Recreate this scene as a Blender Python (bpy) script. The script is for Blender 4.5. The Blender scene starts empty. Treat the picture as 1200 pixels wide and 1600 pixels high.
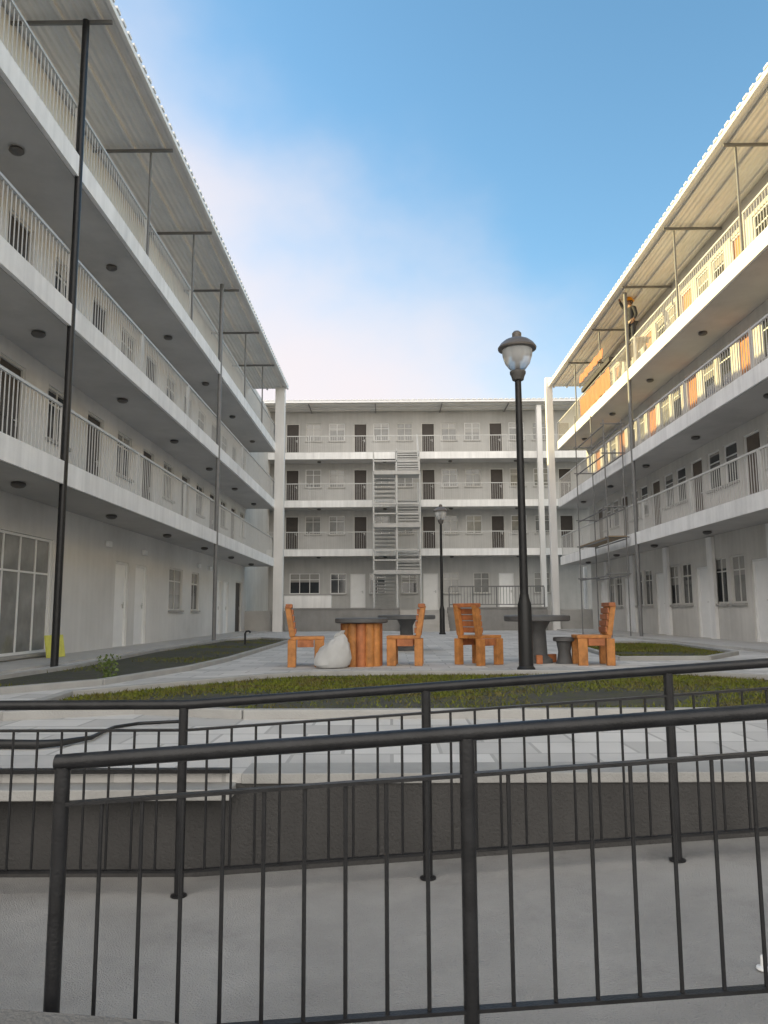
import bpy, math, random
from math import radians as R, sin, cos, pi
from mathutils import Vector, Matrix

random.seed(7)
S = bpy.context.scene
col = S.collection

# ------------------------------------------------------------------ camera
cam_d = bpy.data.cameras.new("camera")
cam = bpy.data.objects.new("camera", cam_d)
col.objects.link(cam)
cam_d.sensor_fit = 'VERTICAL'
cam_d.sensor_height = 24.0
cam_d.lens = 18.0
cam_d.clip_start = 0.05
cam_d.clip_end = 2000
PITCH, YAW, ROLL = R(7.45), 0.0083, R(-0.3)
cam.matrix_world = (Matrix.Translation((0, 0, 0.85)) @ Matrix.Rotation(YAW, 4, 'Z')
                    @ Matrix.Rotation(pi / 2 + PITCH, 4, 'X') @ Matrix.Rotation(ROLL, 4, 'Z'))
S.camera = cam

# ------------------------------------------------------------------ light
SUN_EL, SUN_ROT = R(16.4), R(290)
W = bpy.data.worlds.new("World")
S.world = W
W.use_nodes = True
nt = W.node_tree
nt.nodes.clear()
N = nt.nodes.new
out = N('ShaderNodeOutputWorld')
bg = N('ShaderNodeBackground')
sky = N('ShaderNodeTexSky')
sky.sky_type = 'NISHITA'
sky.sun_disc = False
sky.sun_elevation = SUN_EL
sky.sun_rotation = SUN_ROT
sky.altitude = 50
sky.air_density = 1.0
sky.dust_density = 0.35
sky.ozone_density = 1.2
bg.inputs['Strength'].default_value = 0.09
tc = N('ShaderNodeTexCoord')
sep = N('ShaderNodeSeparateXYZ')
nt.links.new(tc.outputs['Generated'], sep.inputs[0])


def math_node(tree, op, a, b=None, clamp=False):
    n = tree.nodes.new('ShaderNodeMath')
    n.operation = op
    n.use_clamp = clamp
    for i, v in enumerate((a, b)):
        if v is None:
            continue
        if isinstance(v, (int, float)):
            n.inputs[i].default_value = v
        else:
            tree.links.new(v, n.inputs[i])
    return n.outputs[0]


# thin high cloud and a bank of white cloud low over the far roof, by direction in the sky
mp = N('ShaderNodeMapping')
mp.inputs['Scale'].default_value = (2.2, 1.6, 3.2)
mp.inputs['Rotation'].default_value = (0.2, 0.5, 0.4)
nt.links.new(tc.outputs['Generated'], mp.inputs[0])
nz = N('ShaderNodeTexNoise')
nz.inputs['Scale'].default_value = 1.5
nz.inputs['Detail'].default_value = 5
nz.inputs['Roughness'].default_value = 0.52
nt.links.new(mp.outputs[0], nz.inputs[0])
# cover = a - b*z - c*x + d*noise
cv = math_node(nt, 'MULTIPLY', sep.outputs['Z'], -2.35)
cv = math_node(nt, 'ADD', cv, 1.12)
cx = math_node(nt, 'MULTIPLY', sep.outputs['X'], -1.5)
cv = math_node(nt, 'ADD', cv, cx)
cn = math_node(nt, 'MULTIPLY', math_node(nt, 'SUBTRACT', nz.outputs['Fac'], 0.5), 1.0)
# added cloud cover behind the viewer, out of view, to brighten the court
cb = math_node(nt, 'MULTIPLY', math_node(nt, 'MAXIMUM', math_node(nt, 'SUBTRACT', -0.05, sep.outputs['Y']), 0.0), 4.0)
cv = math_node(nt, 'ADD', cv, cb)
cv = math_node(nt, 'ADD', cv, cn)
ss = N('ShaderNodeMapRange')
ss.interpolation_type = 'SMOOTHERSTEP'
ss.inputs['From Min'].default_value = -0.35
ss.inputs['From Max'].default_value = 0.75
ss.inputs['To Max'].default_value = 0.92
nt.links.new(cv, ss.inputs['Value'])
mix = N('ShaderNodeMix')
mix.data_type = 'RGBA'
nt.links.new(ss.outputs[0], mix.inputs[0])
hs = N('ShaderNodeHueSaturation')
hs.inputs['Saturation'].default_value = 1.2
hs.inputs['Hue'].default_value = 0.49
nt.links.new(sky.outputs[0], hs.inputs['Color'])
nt.links.new(hs.outputs[0], mix.inputs[6])
# added cloud behind the viewer is brightened to light the court, cloud towards the far roof is thin and grey-white
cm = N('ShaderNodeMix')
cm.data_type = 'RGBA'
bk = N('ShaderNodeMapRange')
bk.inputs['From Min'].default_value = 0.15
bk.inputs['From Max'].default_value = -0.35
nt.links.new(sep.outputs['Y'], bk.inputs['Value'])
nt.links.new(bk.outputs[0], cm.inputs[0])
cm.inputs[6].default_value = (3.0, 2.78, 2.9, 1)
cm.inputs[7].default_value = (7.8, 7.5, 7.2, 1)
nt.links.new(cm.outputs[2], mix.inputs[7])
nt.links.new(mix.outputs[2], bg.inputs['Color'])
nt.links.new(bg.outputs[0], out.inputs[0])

sd = bpy.data.lights.new("sun", 'SUN')
sd.energy = 2.4
sd.angle = R(0.5)
sd.color = (1.0, 0.83, 0.38)
sun = bpy.data.objects.new("sun", sd)
col.objects.link(sun)
dirv = Vector((sin(SUN_ROT) * cos(SUN_EL), cos(SUN_ROT) * cos(SUN_EL), sin(SUN_EL)))
sun.rotation_euler = dirv.to_track_quat('Z', 'Y').to_euler()
sun.location = (-30, 20, 40)

S.view_settings.view_transform = 'Standard'
S.view_settings.look = 'None'
S.view_settings.gamma = 1
S.view_settings.exposure = 1.85
S.view_settings.use_white_balance = True
S.view_settings.white_balance_temperature = 6800
S.view_settings.white_balance_tint = 10
S.render.engine = 'CYCLES'
S.cycles.max_bounces = 8
S.cycles.diffuse_bounces = 5


# ------------------------------------------------------------------ materials
def mat(name, c, rough=0.7, var=0.18, scale=3.0, bump=0.0, bscale=60.0, metal=0.0, streak=0.0, spec=0.5,
        tint=None, stain=0.0):
    m = bpy.data.materials.new(name)
    m.use_nodes = True
    t = m.node_tree
    b = t.nodes['Principled BSDF']
    b.inputs['Roughness'].default_value = rough
    b.inputs['Metallic'].default_value = metal
    b.inputs['Specular IOR Level'].default_value = spec
    co = t.nodes.new('ShaderNodeTexCoord')
    n1 = t.nodes.new('ShaderNodeTexNoise')
    n1.inputs['Scale'].default_value = scale
    n1.inputs['Detail'].default_value = 8
    n1.inputs['Roughness'].default_value = 0.6
    t.links.new(co.outputs['Object'], n1.inputs[0])
    f = math_node(t, 'MULTIPLY', math_node(t, 'SUBTRACT', n1.outputs['Fac'], 0.5), 2 * var * 1.6)
    if streak:
        mp_ = t.nodes.new('ShaderNodeMapping')
        mp_.inputs['Scale'].default_value = (3.0, 3.0, 0.22)
        t.links.new(co.outputs['Object'], mp_.inputs[0])
        n2 = t.nodes.new('ShaderNodeTexNoise')
        n2.inputs['Scale'].default_value = 2.0
        n2.inputs['Detail'].default_value = 6
        t.links.new(mp_.outputs[0], n2.inputs[0])
        f = math_node(t, 'ADD', f, math_node(t, 'MULTIPLY', math_node(t, 'SUBTRACT', n2.outputs['Fac'], 0.55), streak * 2))
    if stain:
        n3 = t.nodes.new('ShaderNodeTexNoise')
        n3.inputs['Scale'].default_value = scale * 0.35
        n3.inputs['Detail'].default_value = 9
        n3.inputs['Roughness'].default_value = 0.7
        t.links.new(co.outputs['Object'], n3.inputs[0])
        mr = t.nodes.new('ShaderNodeMapRange')
        mr.inputs['From Min'].default_value = 0.52
        mr.inputs['From Max'].default_value = 0.68
        mr.inputs['To Max'].default_value = -stain
        t.links.new(n3.outputs['Fac'], mr.inputs['Value'])
        f = math_node(t, 'ADD', f, mr.outputs[0])
    k = math_node(t, 'ADD', f, 1.0)
    mx = t.nodes.new('ShaderNodeMix')
    mx.data_type = 'RGBA'
    mx.blend_type = 'MULTIPLY'
    mx.inputs[0].default_value = 1.0
    mx.inputs[6].default_value = (*c, 1)
    t.links.new(k, mx.inputs[7])
    res = mx.outputs[2]
    if tint:
        n4 = t.nodes.new('ShaderNodeTexNoise')
        n4.inputs['Scale'].default_value = scale * 2.3
        n4.inputs['Detail'].default_value = 5
        t.links.new(co.outputs['Object'], n4.inputs[0])
        mr2 = t.nodes.new('ShaderNodeMapRange')
        mr2.inputs['From Min'].default_value = 0.45
        mr2.inputs['From Max'].default_value = 0.62
        t.links.new(n4.outputs['Fac'], mr2.inputs['Value'])
        m2 = t.nodes.new('ShaderNodeMix')
        m2.data_type = 'RGBA'
        t.links.new(mr2.outputs[0], m2.inputs[0])
        t.links.new(res, m2.inputs[6])
        m2.inputs[7].default_value = (*tint, 1)
        res = m2.outputs[2]
    t.links.new(res, b.inputs['Base Color'])
    if bump:
        nb = t.nodes.new('ShaderNodeTexNoise')
        nb.inputs['Scale'].default_value = bscale
        nb.inputs['Detail'].default_value = 6
        t.links.new(co.outputs['Object'], nb.inputs[0])
        bp = t.nodes.new('ShaderNodeBump')
        bp.inputs['Strength'].default_value = bump
        bp.inputs['Distance'].default_value = 0.02
        t.links.new(nb.outputs['Fac'], bp.inputs['Height'])
        t.links.new(bp.outputs[0], b.inputs['Normal'])
    return m


def brick_mat(name, c, mortar, w, h, rough=0.85, msize=0.012, var=0.16, rot=0.0, coord='Object'):
    m = mat(name, c, rough, var, 0.7, 0.35, 90, stain=0.22)
    t = m.node_tree
    b = t.nodes['Principled BSDF']
    src = b.inputs['Base Color'].links[0].from_socket
    co = t.nodes.new('ShaderNodeTexCoord')
    mp_ = t.nodes.new('ShaderNodeMapping')
    mp_.inputs['Rotation'].default_value = (0, 0, rot)
    t.links.new(co.outputs[coord], mp_.inputs[0])
    br = t.nodes.new('ShaderNodeTexBrick')
    br.offset = 0.5
    br.inputs['Scale'].default_value = 1.0
    br.inputs['Brick Width'].default_value = w
    br.inputs['Row Height'].default_value = h
    br.inputs['Mortar Size'].default_value = msize
    br.inputs['Color1'].default_value = (1, 1, 1, 1)
    br.inputs['Color2'].default_value = (0.72, 0.72, 0.72, 1)
    br.inputs['Mortar'].default_value = (mortar, mortar, mortar, 1)
    t.links.new(mp_.outputs[0], br.inputs[0])
    mx = t.nodes.new('ShaderNodeMix')
    mx.data_type = 'RGBA'
    mx.blend_type = 'MULTIPLY'
    mx.inputs[0].default_value = 1.0
    t.links.new(src, mx.inputs[6])
    t.links.new(br.outputs['Color'], mx.inputs[7])
    t.links.new(mx.outputs[2], b.inputs['Base Color'])
    return m


def glass_dark(name, c=(0.03, 0.034, 0.038), rough=0.06):
    m = mat(name, c, rough, 0.5, 1.3, spec=0.8)
    return m


M = {}
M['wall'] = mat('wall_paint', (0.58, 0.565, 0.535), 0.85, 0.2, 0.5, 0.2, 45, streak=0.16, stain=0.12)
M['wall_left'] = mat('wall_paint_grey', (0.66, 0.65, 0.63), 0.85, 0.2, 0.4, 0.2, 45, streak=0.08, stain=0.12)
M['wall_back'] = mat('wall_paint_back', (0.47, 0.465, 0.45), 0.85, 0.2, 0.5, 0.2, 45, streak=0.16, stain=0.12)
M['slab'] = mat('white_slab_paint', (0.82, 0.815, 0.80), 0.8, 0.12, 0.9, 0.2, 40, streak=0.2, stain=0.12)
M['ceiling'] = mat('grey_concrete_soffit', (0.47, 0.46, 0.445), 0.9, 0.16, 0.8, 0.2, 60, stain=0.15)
M['column'] = mat('white_column_paint', (0.72, 0.71, 0.69), 0.8, 0.08, 0.9, 0.12, 40, streak=0.10)
M['soffit'] = mat('roof_sheet', (0.72, 0.71, 0.69), 0.6, 0.12, 1.2, streak=0.0)
M['roof_white'] = mat('white_roof_sheet', (0.72, 0.72, 0.72), 0.5, 0.08, 2.0)
M['steel_dark'] = mat('dark_grey_steel', (0.017, 0.017, 0.018), 0.36, 0.5, 14, 0.14, 120, stain=0.3, spec=0.35, tint=None)
M['steel_mid'] = mat('grey_steel', (0.16, 0.16, 0.16), 0.5, 0.2, 5)
M['galv'] = mat('pale_rail_steel', (0.50, 0.50, 0.485), 0.45, 0.12, 6)
M['door_dark'] = mat('dark_brown_door', (0.05, 0.04, 0.034), 0.55, 0.3, 4)
M['door_mid'] = mat('brown_door', (0.11, 0.085, 0.065), 0.55, 0.3, 4)
M['door_orange'] = mat('orange_varnished_door', (0.52, 0.22, 0.085), 0.5, 0.2, 5, streak=0.15)
M['door_white'] = mat('white_door', (0.84, 0.84, 0.83), 0.5, 0.06, 3)
M['frame_pale'] = mat('pale_frame', (0.58, 0.57, 0.54), 0.5, 0.1, 4)
M['frame_white'] = mat('white_frame', (0.75, 0.75, 0.74), 0.5, 0.06, 4)
M['sill'] = mat('concrete_sill', (0.36, 0.35, 0.33), 0.85, 0.15, 5)
M['glass'] = glass_dark('window_glass')
M['curtain'] = mat('glass_with_blind', (0.22, 0.22, 0.21), 0.12, 0.35, 2.5, spec=0.8)
for key_, lo_ in (('glass', 0.45), ('curtain', 0.05)):
    t_ = M[key_].node_tree
    bs_ = t_.nodes['Principled BSDF']
    src_ = bs_.inputs['Base Color'].links[0].from_socket
    oi_ = t_.nodes.new('ShaderNodeObjectInfo')
    tc_ = t_.nodes.new('ShaderNodeTexCoord')
    sp_ = t_.nodes.new('ShaderNodeSeparateXYZ')
    t_.links.new(tc_.outputs['Generated'], sp_.inputs[0])
    mr_ = t_.nodes.new('ShaderNodeMapRange')
    mr_.inputs['From Min'].default_value = 0.0
    mr_.inputs['From Max'].default_value = 1.0
    mr_.inputs['To Min'].default_value = lo_
    mr_.inputs['To Max'].default_value = 1.25
    t_.links.new(oi_.outputs['Random'], mr_.inputs['Value'])
    on_ = math_node(t_, 'GREATER_THAN', sp_.outputs['Z'], mr_.outputs[0])
    wv_ = t_.nodes.new('ShaderNodeTexWave')
    wv_.bands_direction = 'X'
    wv_.inputs['Scale'].default_value = 5.0
    wv_.inputs['Distortion'].default_value = 1.5
    t_.links.new(tc_.outputs['Object'], wv_.inputs[0])
    cr_ = t_.nodes.new('ShaderNodeMix')
    cr_.data_type = 'RGBA'
    t_.links.new(wv_.outputs['Fac'], cr_.inputs[0])
    cr_.inputs[6].default_value = (0.26, 0.25, 0.23, 1)
    cr_.inputs[7].default_value = (0.40, 0.39, 0.37, 1)
    mm_ = t_.nodes.new('ShaderNodeMix')
    mm_.data_type = 'RGBA'
    t_.links.new(on_, mm_.inputs[0])
    t_.links.new(src_, mm_.inputs[6])
    t_.links.new(cr_.outputs[2], mm_.inputs[7])
    t_.links.new(mm_.outputs[2], bs_.inputs['Base Color'])
M['concrete'] = mat('ramp_concrete', (0.36, 0.35, 0.335), 0.9, 0.22, 2.2, 0.8, 150, stain=0.28)
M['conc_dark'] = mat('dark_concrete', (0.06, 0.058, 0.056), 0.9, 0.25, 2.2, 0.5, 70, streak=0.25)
M['conc_mid'] = mat('grey_concrete', (0.26, 0.255, 0.245), 0.9, 0.2, 2.0, 0.4, 90, streak=0.12)
M['kerb'] = mat('kerb_concrete', (0.36, 0.355, 0.34), 0.85, 0.16, 3.0, 0.3, 80)
M['paving'] = brick_mat('pale_paving', (0.62, 0.605, 0.58), 0.62, 0.6, 0.4)
M['walk'] = mat('walkway_screed', (0.46, 0.445, 0.42), 0.85, 0.14, 1.4, 0.3, 90, stain=0.18)
M['soil'] = mat('dark_soil_and_turf', (0.058, 0.056, 0.048), 0.95, 0.5, 3, 1.0, 35, tint=(0.06, 0.064, 0.028))
M['grass'] = mat('grass_blade', (0.135, 0.155, 0.02), 0.7, 0.5, 1.1, spec=0.2, tint=(0.15, 0.125, 0.04))
M['earth'] = mat('bare_earth', (0.22, 0.19, 0.15), 0.95, 0.3, 0.4)
M['leaf'] = mat('leaf', (0.09, 0.13, 0.025), 0.55, 0.35, 9)
M['wood'] = mat('orange_wood', (0.52, 0.215, 0.06), 0.6, 0.4, 9, 0.3, 60, streak=0.5, stain=0.2)
M['wood_dark'] = mat('reddish_wood', (0.43, 0.15, 0.055), 0.6, 0.4, 9, 0.3, 60, streak=0.5, stain=0.2)
M['table_top'] = mat('dark_grey_table_top', (0.10, 0.10, 0.10), 0.6, 0.25, 5, 0.2, 80)
M['sack'] = mat('white_woven_sack', (0.50, 0.50, 0.49), 0.7, 0.1, 6, 0.3, 200)
M['lamp_cap'] = mat('brown_grey_lamp_cap', (0.13, 0.115, 0.105), 0.4, 0.25, 6)
M['lamp_core'] = mat('lamp_fitting', (0.10, 0.095, 0.09), 0.5, 0.2, 8)
M['black'] = mat('black_rubber', (0.012, 0.012, 0.012), 0.5, 0.3, 12)
M['tarp'] = mat('orange_tarp', (0.46, 0.15, 0.055), 0.6, 0.18, 4, 0.4, 14)
M['plank'] = mat('scaffold_plank', (0.27, 0.21, 0.14), 0.8, 0.3, 4, streak=0.2)
M['plank_dark'] = mat('dark_wet_plank', (0.06, 0.055, 0.05), 0.8, 0.3, 4)
M['cloth'] = mat('dark_work_cloth', (0.05, 0.05, 0.055), 0.9, 0.3, 9)
M['trouser'] = mat('dark_trouser_cloth', (0.04, 0.042, 0.05), 0.9, 0.3, 9)
M['skin'] = mat('skin', (0.30, 0.17, 0.11), 0.55, 0.1, 9)
M['hat'] = mat('orange_hard_hat', (0.85, 0.36, 0.02), 0.3, 0.05, 9)
M['hair'] = mat('dark_hair', (0.02, 0.016, 0.013), 0.6, 0.2, 30)
M['yellow'] = mat('yellow_board', (0.62, 0.60, 0.12), 0.6, 0.2, 8)
M['plastic_white'] = mat('white_plastic', (0.78, 0.78, 0.77), 0.4, 0.05, 8)
g = bpy.data.materials.new('clear_lamp_bowl')
g.use_nodes = True
gb = g.node_tree.nodes['Principled BSDF']
gb.inputs['Base Color'].default_value = (0.86, 0.87, 0.87, 1)
gb.inputs['Roughness'].default_value = 0.25
gb.inputs['Transmission Weight'].default_value = 0.55
gb.inputs['IOR'].default_value = 1.15
M['bowl'] = g
# boarded roof lining: fine grooves along the eaves
t = M['soffit'].node_tree
b_ = t.nodes['Principled BSDF']
co_ = t.nodes.new('ShaderNodeTexCoord')
wv = t.nodes.new('ShaderNodeTexWave')
wv.bands_direction = 'Y'
wv.inputs['Scale'].default_value = 2.2
t.links.new(co_.outputs['Object'], wv.inputs[0])
bp_ = t.nodes.new('ShaderNodeBump')
bp_.inputs['Strength'].default_value = 0.7
bp_.inputs['Distance'].default_value = 0.03
t.links.new(wv.outputs['Fac'], bp_.inputs['Height'])
t.links.new(bp_.outputs[0], b_.inputs['Normal'])


# ------------------------------------------------------------------ mesh helpers
class MB:
    def __init__(s):
        s.v, s.f = [], []

    def add(s, vs, fs):
        k = len(s.v)
        s.v += [tuple(p) for p in vs]
        s.f += [tuple(i + k for i in f) for f in fs]
        return s

    def box(s, x0, x1, y0, y1, z0, z1):
        if x0 > x1: x0, x1 = x1, x0
        if y0 > y1: y0, y1 = y1, y0
        vs = [(x0, y0, z0), (x1, y0, z0), (x1, y1, z0), (x0, y1, z0), (x0, y0, z1), (x1, y0, z1), (x1, y1, z1), (x0, y1, z1)]
        return s.add(vs, [(0, 3, 2, 1), (4, 5, 6, 7), (0, 1, 5, 4), (1, 2, 6, 5), (2, 3, 7, 6), (3, 0, 4, 7)])

    def beam(s, a, b, w, h=None, up=(0, 0, 1)):
        a, b = Vector(a), Vector(b)
        h = w if h is None else h
        d = (b - a).normalized()
        u = Vector(up)
        if abs(d.dot(u)) > 0.98:
            u = Vector((0, 1, 0))
        r = d.cross(u).normalized()
        u = r.cross(d).normalized()
        vs = []
        for p in (a, b):
            for sx, sz in ((-1, -1), (1, -1), (1, 1), (-1, 1)):
                vs.append(p + r * sx * w / 2 + u * sz * h / 2)
        return s.add(vs, [(0, 1, 2, 3), (7, 6, 5, 4), (0, 4, 5, 1), (1, 5, 6, 2), (2, 6, 7, 3), (3, 7, 4, 0)])

    def tube(s, pts, r, n=10, caps=True):
        pts = [Vector(p) for p in pts]
        rs = r if isinstance(r, (list, tuple)) else [r] * len(pts)
        rings = []
        prev = None
        for i, p in enumerate(pts):
            d = (pts[min(i + 1, len(pts) - 1)] - pts[max(i - 1, 0)]).normalized()
            if prev is None:
                u = Vector((0, 0, 1)) if abs(d.z) < 0.9 else Vector((0, 1, 0))
            else:
                u = prev
            a = d.cross(u).normalized()
            u = a.cross(d).normalized()
            prev = u
            rings.append([p + (a * cos(2 * pi * k / n) + u * sin(2 * pi * k / n)) * rs[i] for k in range(n)])
        vs = [q for rg in rings for q in rg]
        fs = []
        for i in range(len(pts) - 1):
            for k in range(n):
                k2 = (k + 1) % n
                fs.append((i * n + k, i * n + k2, (i + 1) * n + k2, (i + 1) * n + k))
        if caps:
            fs.append(tuple(range(n - 1, -1, -1)))
            fs.append(tuple((len(pts) - 1) * n + k for k in range(n)))
        return s.add(vs, fs)

    def lathe(s, prof, c=(0, 0, 0), n=24, squash=1.0):
        vs, fs = [], []
        for r, z in prof:
            for k in range(n):
                a = 2 * pi * k / n
                vs.append((c[0] + r * cos(a), c[1] + r * sin(a) * squash, c[2] + z))
        for i in range(len(prof) - 1):
            for k in range(n):
                k2 = (k + 1) % n
                fs.append((i * n + k, i * n + k2, (i + 1) * n + k2, (i + 1) * n + k))
        fs.append(tuple(range(n - 1, -1, -1)))
        fs.append(tuple((len(prof) - 1) * n + k for k in range(n)))
        return s.add(vs, fs)

    def prism(s, poly, z0, z1):
        n = len(poly)
        vs = [(x, y, z0) for x, y in poly] + [(x, y, z1) for x, y in poly]
        fs = [tuple(range(n - 1, -1, -1)), tuple(range(n, 2 * n))]
        for i in range(n):
            j = (i + 1) % n
            fs.append((i, j, n + j, n + i))
        return s.add(vs, fs)

    def build(s, name, m, parent=None, smooth=False, bevel=0.0, loc=None, rotz=None):
        me = bpy.data.meshes.new(name)
        me.from_pydata(s.v, [], s.f)
        me.materials.append(m)
        me.update()
        if smooth:
            me.polygons.foreach_set('use_smooth', [True] * len(me.polygons))
            try:
                me.set_sharp_from_angle(angle=R(38))
            except Exception:
                pass
        o = bpy.data.objects.new(name, me)
        col.objects.link(o)
        if parent: o.parent = parent
        if loc: o.location = loc
        if rotz is not None: o.rotation_euler = (0, 0, rotz)
        if bevel:
            b = o.modifiers.new('bevel', 'BEVEL')
            b.width = bevel
            b.segments = 2
            b.limit_method = 'ANGLE'
        return o


def tag(o, label, cat, group=None):
    o['label'] = label
    o['category'] = cat
    if group: o['group'] = group
    return o


def thing(name, label, cat, loc=(0, 0, 0), rotz=0.0, group=None):
    o = bpy.data.objects.new(name, None)
    o.empty_display_size = 0.2
    col.objects.link(o)
    o.location = loc
    o.rotation_euler = (0, 0, rotz)
    return tag(o, label, cat, group)


def struct(o, kind='structure'):
    o['kind'] = kind
    return o


def kids(o):
    return [c for c in bpy.data.objects if c.parent is o]


def dup(o, parent=None, loc=None, rotz=None):
    c = o.copy()
    col.objects.link(c)
    c.parent = parent
    if loc is not None: c.location = loc
    if rotz is not None: c.rotation_euler = (0, 0, rotz)
    for ch in kids(o):
        dup(ch, c)
    return c


# ------------------------------------------------------------------ ground
def sheet(poly, z):
    return MB().add([(x, y, z) for x, y in poly], [tuple(range(len(poly)))])


# far ground well below, then the court, its beds and the sunken ramp
struct(sheet([(-900, -900), (900, -900), (900, 900), (-900, 900)], -0.75).build('ground', M['earth']))
struct(MB().box(-6.66, 9.2, 4.25, 60, -0.6, 0.0).build('court_paving', M['paving']))
struct(MB().box(-7.2, -5.62, -4, 35.5, -0.5, 0.035).build('walkway', M['walk']))
struct(MB().box(7.55, 9.6, 4.3, 35.5, -0.5, 0.06).build('walkway', M['walk']))
bedA = [(-3.15, 6.35), (-2.2, 6.75), (-1.2, 6.4), (3.4, 6.35), (6.9, 6.4), (7.1, 8.9), (4.7, 9.5), (3.75, 10.5), (-1.1, 10.55), (-1.75, 9.95), (-3.3, 8.0)]
bedB = [(-5.25, 8.6), (-4.3, 8.25), (-3.5, 9.4), (-3.05, 11.7), (-2.92, 14), (-3.0, 23.5), (-4.2, 25.2), (-5.05, 24), (-5.2, 17), (-4.95, 12)]
bedC = [(3.95, 13.6), (5.5, 13.6), (6.7, 15.2), (7.05, 19.5), (6.6, 20.6), (4.6, 20.6)]


def bed(poly):
    struct(sheet(poly, 0.012).build('flower_bed', M['soil']))
    mb = MB()
    n = len(poly)
    for i in range(n):
        a, b = Vector((*poly[i], 0.03)), Vector((*poly[(i + 1) % n], 0.03))
        mb.beam(a, b, 0.10, 0.09)
    struct(mb.build('kerb', M['kerb'], bevel=0.012))


for p in (bedA, bedB, bedC):
    bed(p)


def inside(p, poly):
    x, y = p
    r = False
    n = len(poly)
    for i in range(n):
        x0, y0 = poly[i]
        x1, y1 = poly[(i + 1) % n]
        if (y0 > y) != (y1 > y) and x < (x1 - x0) * (y - y0) / (y1 - y0) + x0:
            r = not r
    return r


def hashn(x, y):
    return (sin(x * 1.7 + 2.1 * sin(y * 0.9)) + sin(y * 2.3 + 1.3 * sin(x * 1.4)) + sin(x * 0.6 - y * 1.1)) / 3


gb_ = MB()
for poly, cnt, dens in ((bedA, 85000, 0.16), (bedB, 18000, -0.3), (bedC, 26000, 0.5)):
    xs = [p[0] for p in poly]
    ys = [p[1] for p in poly]
    for _ in range(cnt):
        x, y = random.uniform(min(xs), max(xs)), random.uniform(min(ys), max(ys))
        if not inside((x, y), poly) or hashn(x, y) + random.uniform(-.4, .4) < -dens + 0.02:
            continue
        h = random.uniform(0.012, 0.042) * (1.5 if random.random() < .06 else 1)
        a = random.uniform(0, 2 * pi)
        w = random.uniform(0.004, 0.009)
        lx, ly = random.uniform(-.04, .04), random.uniform(-.04, .04)
        gb_.add([(x - w * cos(a), y - w * sin(a), 0.01), (x + w * cos(a), y + w * sin(a), 0.01), (x + lx, y + ly, 0.01 + h)], [(0, 1, 2)])
struct(gb_.build('grass', M['grass']), 'stuff')


def ramp_z(x):
    return -0.52 + 0.066 * max(0.0, x + 1.03)


# sunken ramp floor (flat landing left, rising right)
xs = [-7, -1.03, 7.5]
mb = MB()
for a, b in zip(xs[:-1], xs[1:]):
    mb.add([(a, 2.28, ramp_z(a)), (b, 2.28, ramp_z(b)), (b, 4.24, ramp_z(b)), (a, 4.24, ramp_z(a))], [(0, 1, 2, 3)])
struct(mb.build('ramp', M['concrete']))
struct(MB().box(-7, 7.5, -6, 2.26, -0.74, -0.70).build('lower_paving', M['concrete']))
# low kerb under the near railing, higher at the left end
mb = MB()
kx = [-3.2, -1.6, -0.62, -0.05, 0.9, 7.5]
ktop = [-0.225, -0.232, -0.262, -0.40, -0.42, -0.05]
kin = [2.40, 2.35, 2.27, 2.27, 2.27, 2.27]
for i in range(len(kx) - 1):
    a, b = kx[i], kx[i + 1]
    vs = [(a, 1.9, -0.72), (b, 1.9, -0.72), (b, kin[i + 1], -0.72), (a, kin[i], -0.72),
          (a, 1.9, min(ktop[i], 9)), (b, 1.9, ktop[i + 1]), (b, kin[i + 1], ktop[i + 1]), (a, kin[i], ktop[i])]
    mb.add(vs, [(4, 5, 6, 7), (0, 1, 5, 4), (2, 3, 7, 6), (1, 2, 6, 5), (3, 0, 4, 7)])
M['kerb_dark'] = mat('worn_kerb', (0.17, 0.165, 0.155), 0.9, 0.25, 4, 0.5, 80)
RAMPKERB = struct(mb.build('ramp_kerb', M['kerb_dark']))

# retaining wall between ramp and court
rw = thing('retaining_wall', 'long dark concrete retaining wall behind the far ramp railing', 'wall', (0, 4.25, -0.5))
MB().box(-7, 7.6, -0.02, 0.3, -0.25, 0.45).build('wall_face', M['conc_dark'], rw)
MB().box(-0.80, 7.6, -0.035, 0.26, 0.452, 0.506).build('coping', M['kerb'], rw, bevel=0.006)
MB().box(-7, -0.83, -0.18, 0.26, 0.40, 0.455).build('ledge', M['kerb'], rw, bevel=0.006)


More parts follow.
